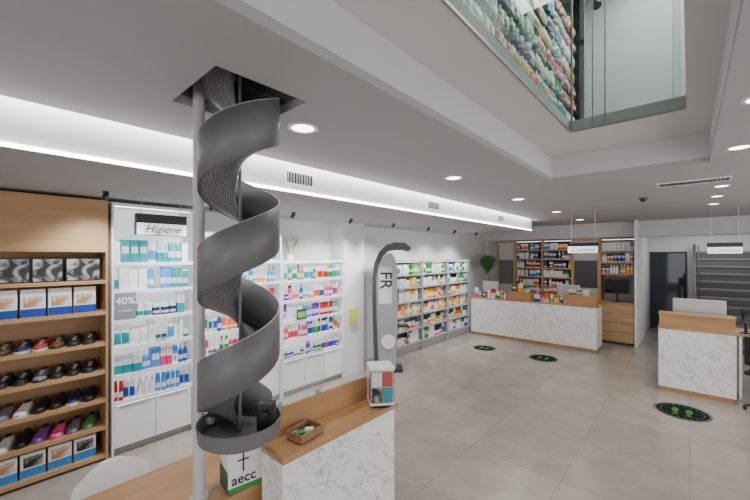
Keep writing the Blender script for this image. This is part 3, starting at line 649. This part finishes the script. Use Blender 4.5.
# front counter
YC = 1.09
t = thing('front_counter', 'white marble front counter with oak top in the foreground', 'counter', (-1.76,1.56,0))
MB().box(-1.68,-1.65,YC,2.06,.07,.97).build('marble_front', M['marble'], t, world=True)
MB().box(-1.86,-1.68,YC,YC+.02,.07,.97).build('marble_end', M['marble'], t, world=True); MB().box(-1.86,-1.68,2.04,2.06,.07,.97).build('marble_end', M['marble'], t, world=True)
MB().box(-1.86,-1.68,YC+.02,2.04,.07,.95).build('carcass', M['white'], t, world=True)
MB().box(-1.84,-1.67,YC+.02,2.04,0,.07).build('plinth', M['oaky'], t, world=True)
MB().box(-1.86,-1.63,YC-.01,2.08,.97,1.0).build('counter_top', M['oaky'], t, world=True, bevel=.003)
MB().box(-1.885,-1.86,YC+.04,2.08,.765,1.17).build('back_panel', M['oaky'], t, world=True, bevel=.003)
t = thing('acrylic_screen', 'clear upright acrylic screen on the oak back panel of the front counter', 'screen', (-1.872,1.42,1.1705))
MB().box(-.0025,.0025,-.25,.15,.0,.30).build('clear_sheet', M['clear'], t)
MB().box(-.010,-.003,-.22,-.18,0,.03).build('clip', M['steel'], t); MB().box(-.010,-.003,.08,.12,0,.03).build('clip', M['steel'], t)
# oak desk
t = thing('oak_desk', 'oak desk running from under the spiral chute to the bottom left corner', 'desk', (-2.2,.7,0))
MB().box(-2.5,-1.9,-.7,2.0,.725,.76).build('desk_top', M['oaky'], t, world=True, bevel=.003)
MB().box(-2.42,-1.92,-.66,-.63,0,.725).build('leg_panel', M['oaky'], t, world=True); MB().box(-2.42,-1.92,1.93,1.96,0,.725).build('leg_panel', M['oaky'], t, world=True)
MB().box(-1.95,-1.92,-.63,1.93,.3,.725).build('modesty_panel', M['oaky'], t, world=True)

# ------------------------------------------------------------ spiral chute
cx, cy = -1.79, .92
t = thing('spiral_chute', 'grey metal spiral chute coming down from the ceiling hole beside a pole', 'chute', (cx,cy,.8))
PIT = .57; RO = .203; PH0 = D2R(48); ZT0 = 2.95-.8; GH = .25
turns0, turns1 = -1.1, 2.87
def hel(s): return PH0-2*PI*s, ZT0-PIT*s
def gw(u, v):
    s = turns0+(turns1-turns0)*u; a, z = hel(s); return (RO*math.cos(a), RO*math.sin(a), z-GH*(1-v))
MB().grid(gw, 220, 1).build('outer_guard', M['chute'], t, smooth=True, solid=.004)
def fl(u, v):
    s = turns0+(turns1-turns0)*u; a, z = hel(s); r = .03+(RO-.03-.006)*v; return (r*math.cos(a), r*math.sin(a), z-GH+.005-.03*(1-v))
MB().grid(fl, 200, 4, uvs=(3.6,.17)).build('slide', M['mesh'], t, smooth=True, solid=.003)
def iw(u, v):
    s = turns0+(turns1-turns0)*u; a, z = hel(s); return (.035*math.cos(a), .035*math.sin(a), z-GH-.025+.06*v)
MB().grid(iw, 200, 1).build('inner_guard', M['chute'], t, smooth=True, solid=.003)
MB().tube([(0,0,.35),(0,0,2.85)], .008, 12).build('centre_rod', M['chute'], t, smooth=True)
def rimw(u, v):
    s = turns0+(turns1-turns0)*u; a, z = hel(s); b = 2*PI*v; r = RO+.0025*math.cos(b); return (r*math.cos(a), r*math.sin(a), z+.0025*math.sin(b))
MB().grid(rimw, 220, 6).build('rolled_rim', M['pole'], t, smooth=True)
MB().lathe([(0,.345),(.190,.345),(.205,.358),(.214,.435),(.207,.435),(.2,.365),(0,.365)], 40).build('catch_bowl', M['chute'], t, smooth=True)
o = MB().box(-.045,.045,-.03,.03,0,.16).tube([(0,-.03,.11),(0,-.055,.11)], .022, 12).build('sensor_box', M['black'], t, bevel=.006)
o.location = (.120,.085,.366); o.rotation_euler = (0,0,D2R(45))
px_, py_ = -2.02-cx, .80-cy
MB().tube([(px_,py_,-.04),(px_,py_,2.88)], .031, 20).build('pole', M['pole'], t, smooth=True)
MB().lathe([(0,-.04),(.048,-.04),(.048,-.03),(.035,-.026),(0,-.026)], 24, (px_,py_,0)).build('pole_flange', M['pole'], t)
d = Vector((-px_,-py_)).normalized()
for z in (.40,1.3,2.0):
    b = MB().box(0,0.07,-.012,.012,-.015,.015).build('bracket', M['pole'], t)
    b.location = (px_+d.x*.02, py_+d.y*.02, z); b.rotation_euler = (0,0,math.atan2(d.y,d.x))

# donation box
t = thing('donation_box', 'white and green box lettered aecc on the oak desk below the chute', 'box', (-1.985,1.03,.7605), D2R(80))
MB().box(-.10,.10,-.08,.08,0,.27).build('box_body', M['white'], t, bevel=.003)
MB().box(-.10,.10,-.0812,-.0802,.0,.03).build('green_band', M['green'], t); MB().box(-.1012,-.1002,-.08,.08,.0,.12).build('green_side', M['dgreen'], t)
MB().box(-.03,.03,-.02,-.01,.2702,.272).build('coin_slot', M['black'], t)
text('lettering', 'aecc', .078, M['text'], t, (-.012,-.0818,.068), sx=1.0, bold=.001)
MB().box(-.020,-.011,-.0816,-.0805,.106,.228).box(-.048,-.0201,-.0816,-.0805,.170,.179).box(-.0109,.017,-.0816,-.0805,.170,.179).build('emblem', M['text'], t)

# wicker basket with sachets
t = thing('wicker_basket', 'small square wicker basket on the foreground oak counter top', 'basket', (-1.755,1.32,1.0005), D2R(8))
MB().box(-.055,.055,-.085,.085,0,.008).build('bottom', M['wick'], t)
m = MB()
for zz in (.012,.024,.036,.048): m.tube([(-.06,-.09,zz),(.06,-.09,zz),(.065,.09,zz),(-.065,.09,zz),(-.06,-.09,zz)], .006, 6)
for i in range(8):
    for x in (-.06,.06): m.tube([(x,-.085+i*.024,.0),(x,-.085+i*.024,.055)], .003, 5)
m.build('woven_wall', M['wick'], t)
for i, (dx, dy, r) in enumerate(((-.02,-.04,20),(.02,0,-30),(-.01,.04,50),(.02,-.055,80))):
    p = MB().box(-.028,.028,-.02,.02,0,.022).build('sachet', (M['white'], M['lgreen'], M['white'], M['green'])[i], bevel=.004)
    p.location = (-1.755+dx,1.32+dy,1.009+(.0 if i < 3 else .023)); p.rotation_euler = (0,0,D2R(r))
    tag(p, ('white sachet at the front of the wicker basket','lime sachet in the middle of the wicker basket','white sachet at the back of the wicker basket','green sachet lying on top in the wicker basket')[i], 'sachet', 'sachets in the basket')
# leaflet display
t = thing('leaflet_display', 'grey and white rotating leaflet display at the end of the front counter', 'display stand', (-1.722,1.985,1.0005), D2R(50))
MB().lathe([(0,0),(.085,0),(.085,.012),(.02,.016),(0,.016)], 28).build('base', M['black'], t)
MB().box(-.084,.084,-.084,.084,.02,.27).build('body', M['ltgrey'], t, bevel=.006)
MB().box(-.092,.092,-.092,.092,.27,.29).build('top', M['offw'], t, bevel=.003)
MB().box(-.092,.092,-.092,.092,.02,.035).build('tray', M['offw'], t, bevel=.003)
LM = [base_mat('leaflet_'+str(i), c_, .4) for i, c_ in enumerate(((.35,.4,.48),(.5,.08,.07),(.7,.7,.7),(.06,.25,.36)))]
for a in range(4):
    for j in range(2):
        for k in range(2):
            f = MB().box(-.076+k*.078,-.004+k*.078,-.0895,-.0855,.042+j*.113,.145+j*.113).build('leaflet', [PHOTO[0], LM[0], LM[2], LM[3], LM[2], LM[1], PHOTO[1]][(a*3+j*2+k*3) % 7], t); f.rotation_euler = (0,0,a*PI/2)

# white shell chair
t = thing('shell_chair', 'white moulded shell chair tucked at the oak desk, bottom left', 'chair', (-2.62,.60,0), D2R(-84))
def shell(u, v):
    x = (u-.5)*2
    if v < .5: k = v/.5; y = .22-.40*k; z = .43-.015*math.sin(PI*k)+.05*x*x*k; w = .21+.02*k
    else: k = (v-.5)/.5; y = -.18-.11*k; z = .43+.31*k**.9; w = .23-.01*k; w *= 1 if k < .6 else math.sqrt(max(.02, 1-((k-.6)/.42)**2))*.55+.45; y += .06*x*x*(1-.3*k)
    if v >= .5: z = z-.05*x*x*((v-.5)/.5)+.05*x*x*(1-(v-.5)/.5)
    return (x*w, y, z)
MB().grid(shell, 16, 24).build('shell', base_mat('chair_white', (.95,.95,.95), .3), t, smooth=True, solid=.012)
for sx in (-1,1):
    for sy in (-1,1): MB().tube([(sx*.12,sy*.1,.41),(sx*.21,sy*.2,0)], [.014,.010], 8).build('leg', M['oakv'], t)

# floor stickers
for i, (x, y, r, l) in enumerate(((-.08,6.3,.30,'round floor sticker with green footprints before the right marble desk'),(-2.25,7.7,.27,'round green floor sticker before the middle of the long counter'),(-3.5,7.65,.25,'round green floor sticker nearest the grey shelving'))):
    t = thing('floor_sticker', l, 'floor sticker', (x,y,.001), 0, 'distance stickers on the floor')
    MB().lathe([(0,0),(r,0),(r,.001),(0,.001)], 40).build('disc', M['stblack'], t)
    MB().lathe([(r*.935,.0012),(r*.955,.0012),(r*.955,.0018),(r*.935,.0018),(r*.935,.0012)], 40).build('white_ring', M['stwhite'], t)
    for s in (-1,1):
        MB().lathe([(0,.0012),(1,.0012),(1,.0018),(0,.0018)], 16, (s*r*.24,r*.1,0), r*.13, r*.30).lathe([(0,.0012),(1,.0012),(1,.0018),(0,.0018)], 12, (s*r*.22,-r*.38,0), r*.10, r*.11).build('footprint', M['stfoot'], t)
    m = MB()
    for k in range(22): a = 2*PI*k/22; m.lathe([(0,.0012),(1,.0012),(1,.0018),(0,.0018)], 8, (r*.76*math.cos(a),r*.76*math.sin(a),0), r*.045, r*.045)
    m.build('green_dots', M['stfoot'], t)

# ------------------------------------------------------------ upper floor opening: glass, edge, rack
t = thing('glass_balustrade', 'glass balustrade with thin metal edge channel round the ceiling opening', 'balustrade', (-.4,2,3.2))
MB().box(-.80,-.788,-.9,3.5,3.2,4.4).build('glass_pane', M['glass'], t, world=True); MB().box(-.788,-.02,3.488,3.5,3.2,4.4).build('glass_pane', M['glass'], t, world=True)
MB().box(-.788,-.780,-.9,3.488,3.19,3.205).box(-.780,-.03,3.48,3.488,3.19,3.205).build('edge_channel', M['steel'], t, world=True)
MB().tube([(-.78,3.48,3.205),(-.78,3.48,4.5)], .008, 8).build('post', M['steel'], t, world=True)
for x in (-.62,-.53): MB().tube([(x,3.475,3.205),(x,3.475,4.5)], .005, 8).build('post', M['steel'], t, world=True)
t = thing('white_pipe', 'white vertical pipe seen through the ceiling opening', 'pipe', (-.1,4.6,3.3))
MB().tube([(0,0,0),(0,0,2.4)], .03, 16).build('pipe_body', M['white'], t, smooth=True); MB().lathe([(0,0),(.05,0),(.05,.03),(0,.03)], 16).build('collar', M['ltgrey'], t)
t = thing('track_spotlight', 'black spotlight fixture at the top of the ceiling opening', 'spotlight', (-.55,4.3,5.7))
MB().tube([(0,0,0),(0,0,-.90)], .010, 8).build('stem', M['black'], t)
MB().tube([(-.2,0,-.90),(.2,0,-.90)], .020, 10).build('bar', M['black'], t)
for x in (-.17,.17): MB().tube([(x,0,-.91),(x,-.06,-1.01)], [.035,.045], 14).build('lamp_head', M['black'], t, smooth=True)
U = (-1.10,1.45,3.3); LU = [.1+.20*i for i in range(11)]
shelf_unit('storage_rack', 'tall storage rack of packs seen through the ceiling opening', U, PI/2, 4.0, .36, 2.35, LU, M['dark'], M['shglass'], backm=M['dark'], strip=False, rails=False)
KU = [(['tall','pouch','bottle'],['pink','green','white','red','sky']),(['pouch','bottle'],['yellow','teal','orange','white']),(['bottle','jar','pouch'],['red','white','green','purple'])]
for i, z in enumerate(LU[1:9]):
    ks, cs = KU[i % 3]
    fill(U, PI/2, .3, 3.9, z, .172, ks, cs, '%s shelf of upstairs rack' % ORD[i+1], 'packs on the upstairs rack', wr=(.09,.14), ysurf=.024)
t = thing('machine_rail', 'grey metal upright standing upstairs at the corner of the glass', 'rail', (-.80,4.0,3.3))
MB().box(-.02,.02,-.02,.02,0,2.4).build('upright', M['steel'], t); MB().box(-.04,.04,-.04,.04,0,.01).build('foot', M['steel'], t)
for z in (.9,1.7): MB().box(-.018,.018,-.028,-.0201,z,z+.05).build('clamp', M['dark'], t)

# ------------------------------------------------------------ lights
def area(name, loc, rot, sx, sy, e, col=(1,1,1)):
    l = bpy.data.lights.new(name, 'AREA'); l.shape = 'RECTANGLE'; l.size = sx; l.size_y = sy; l.energy = e; l.color = col
    o = bpy.data.objects.new(name, l); COL.objects.link(o); o.location = loc; o.rotation_euler = rot; return o
area('cove_lamp', (-2.695,3,3.02), (0,PI/2,0), .04, 11, 36)
area('upper_lamp', (-.2,4.2,5.65), (0,0,0), .9, 2.2, 60, (.97,1,.98))
area('rear_fill', (1.2,-2.8,1.6), (PI/2,0,0), 4.5, 2.4, 90, (1,.99,.97))  # added broad fill from behind the camera, no window is built there
area('side_fill', (2.9,4.5,1.5), (0,PI/2,0), 2.4, 8, 130, (1,.99,.97))  # extra fill lamp added on the open right side, not a window
area('back_room_lamp', (.6,11.9,2.9), (0,0,0), 1.6, .6, 22)
w = bpy.data.worlds.new('world'); S.world = w; w.use_nodes = True
w.node_tree.nodes['Background'].inputs[0].default_value = (.98,.97,1,1); w.node_tree.nodes['Background'].inputs[1].default_value = .36
print('counts', CC)

# ------------------------------------------------------------ camera
cam = bpy.data.cameras.new('camera'); co = bpy.data.objects.new('camera', cam); COL.objects.link(co)
cam.sensor_width = 36; cam.lens = 36*352/750; cam.shift_y = 6/750; cam.clip_start = .05
co.location = (0,0,2.1); co.rotation_euler = (PI/2,0,math.atan2(315,352))
S.camera = co
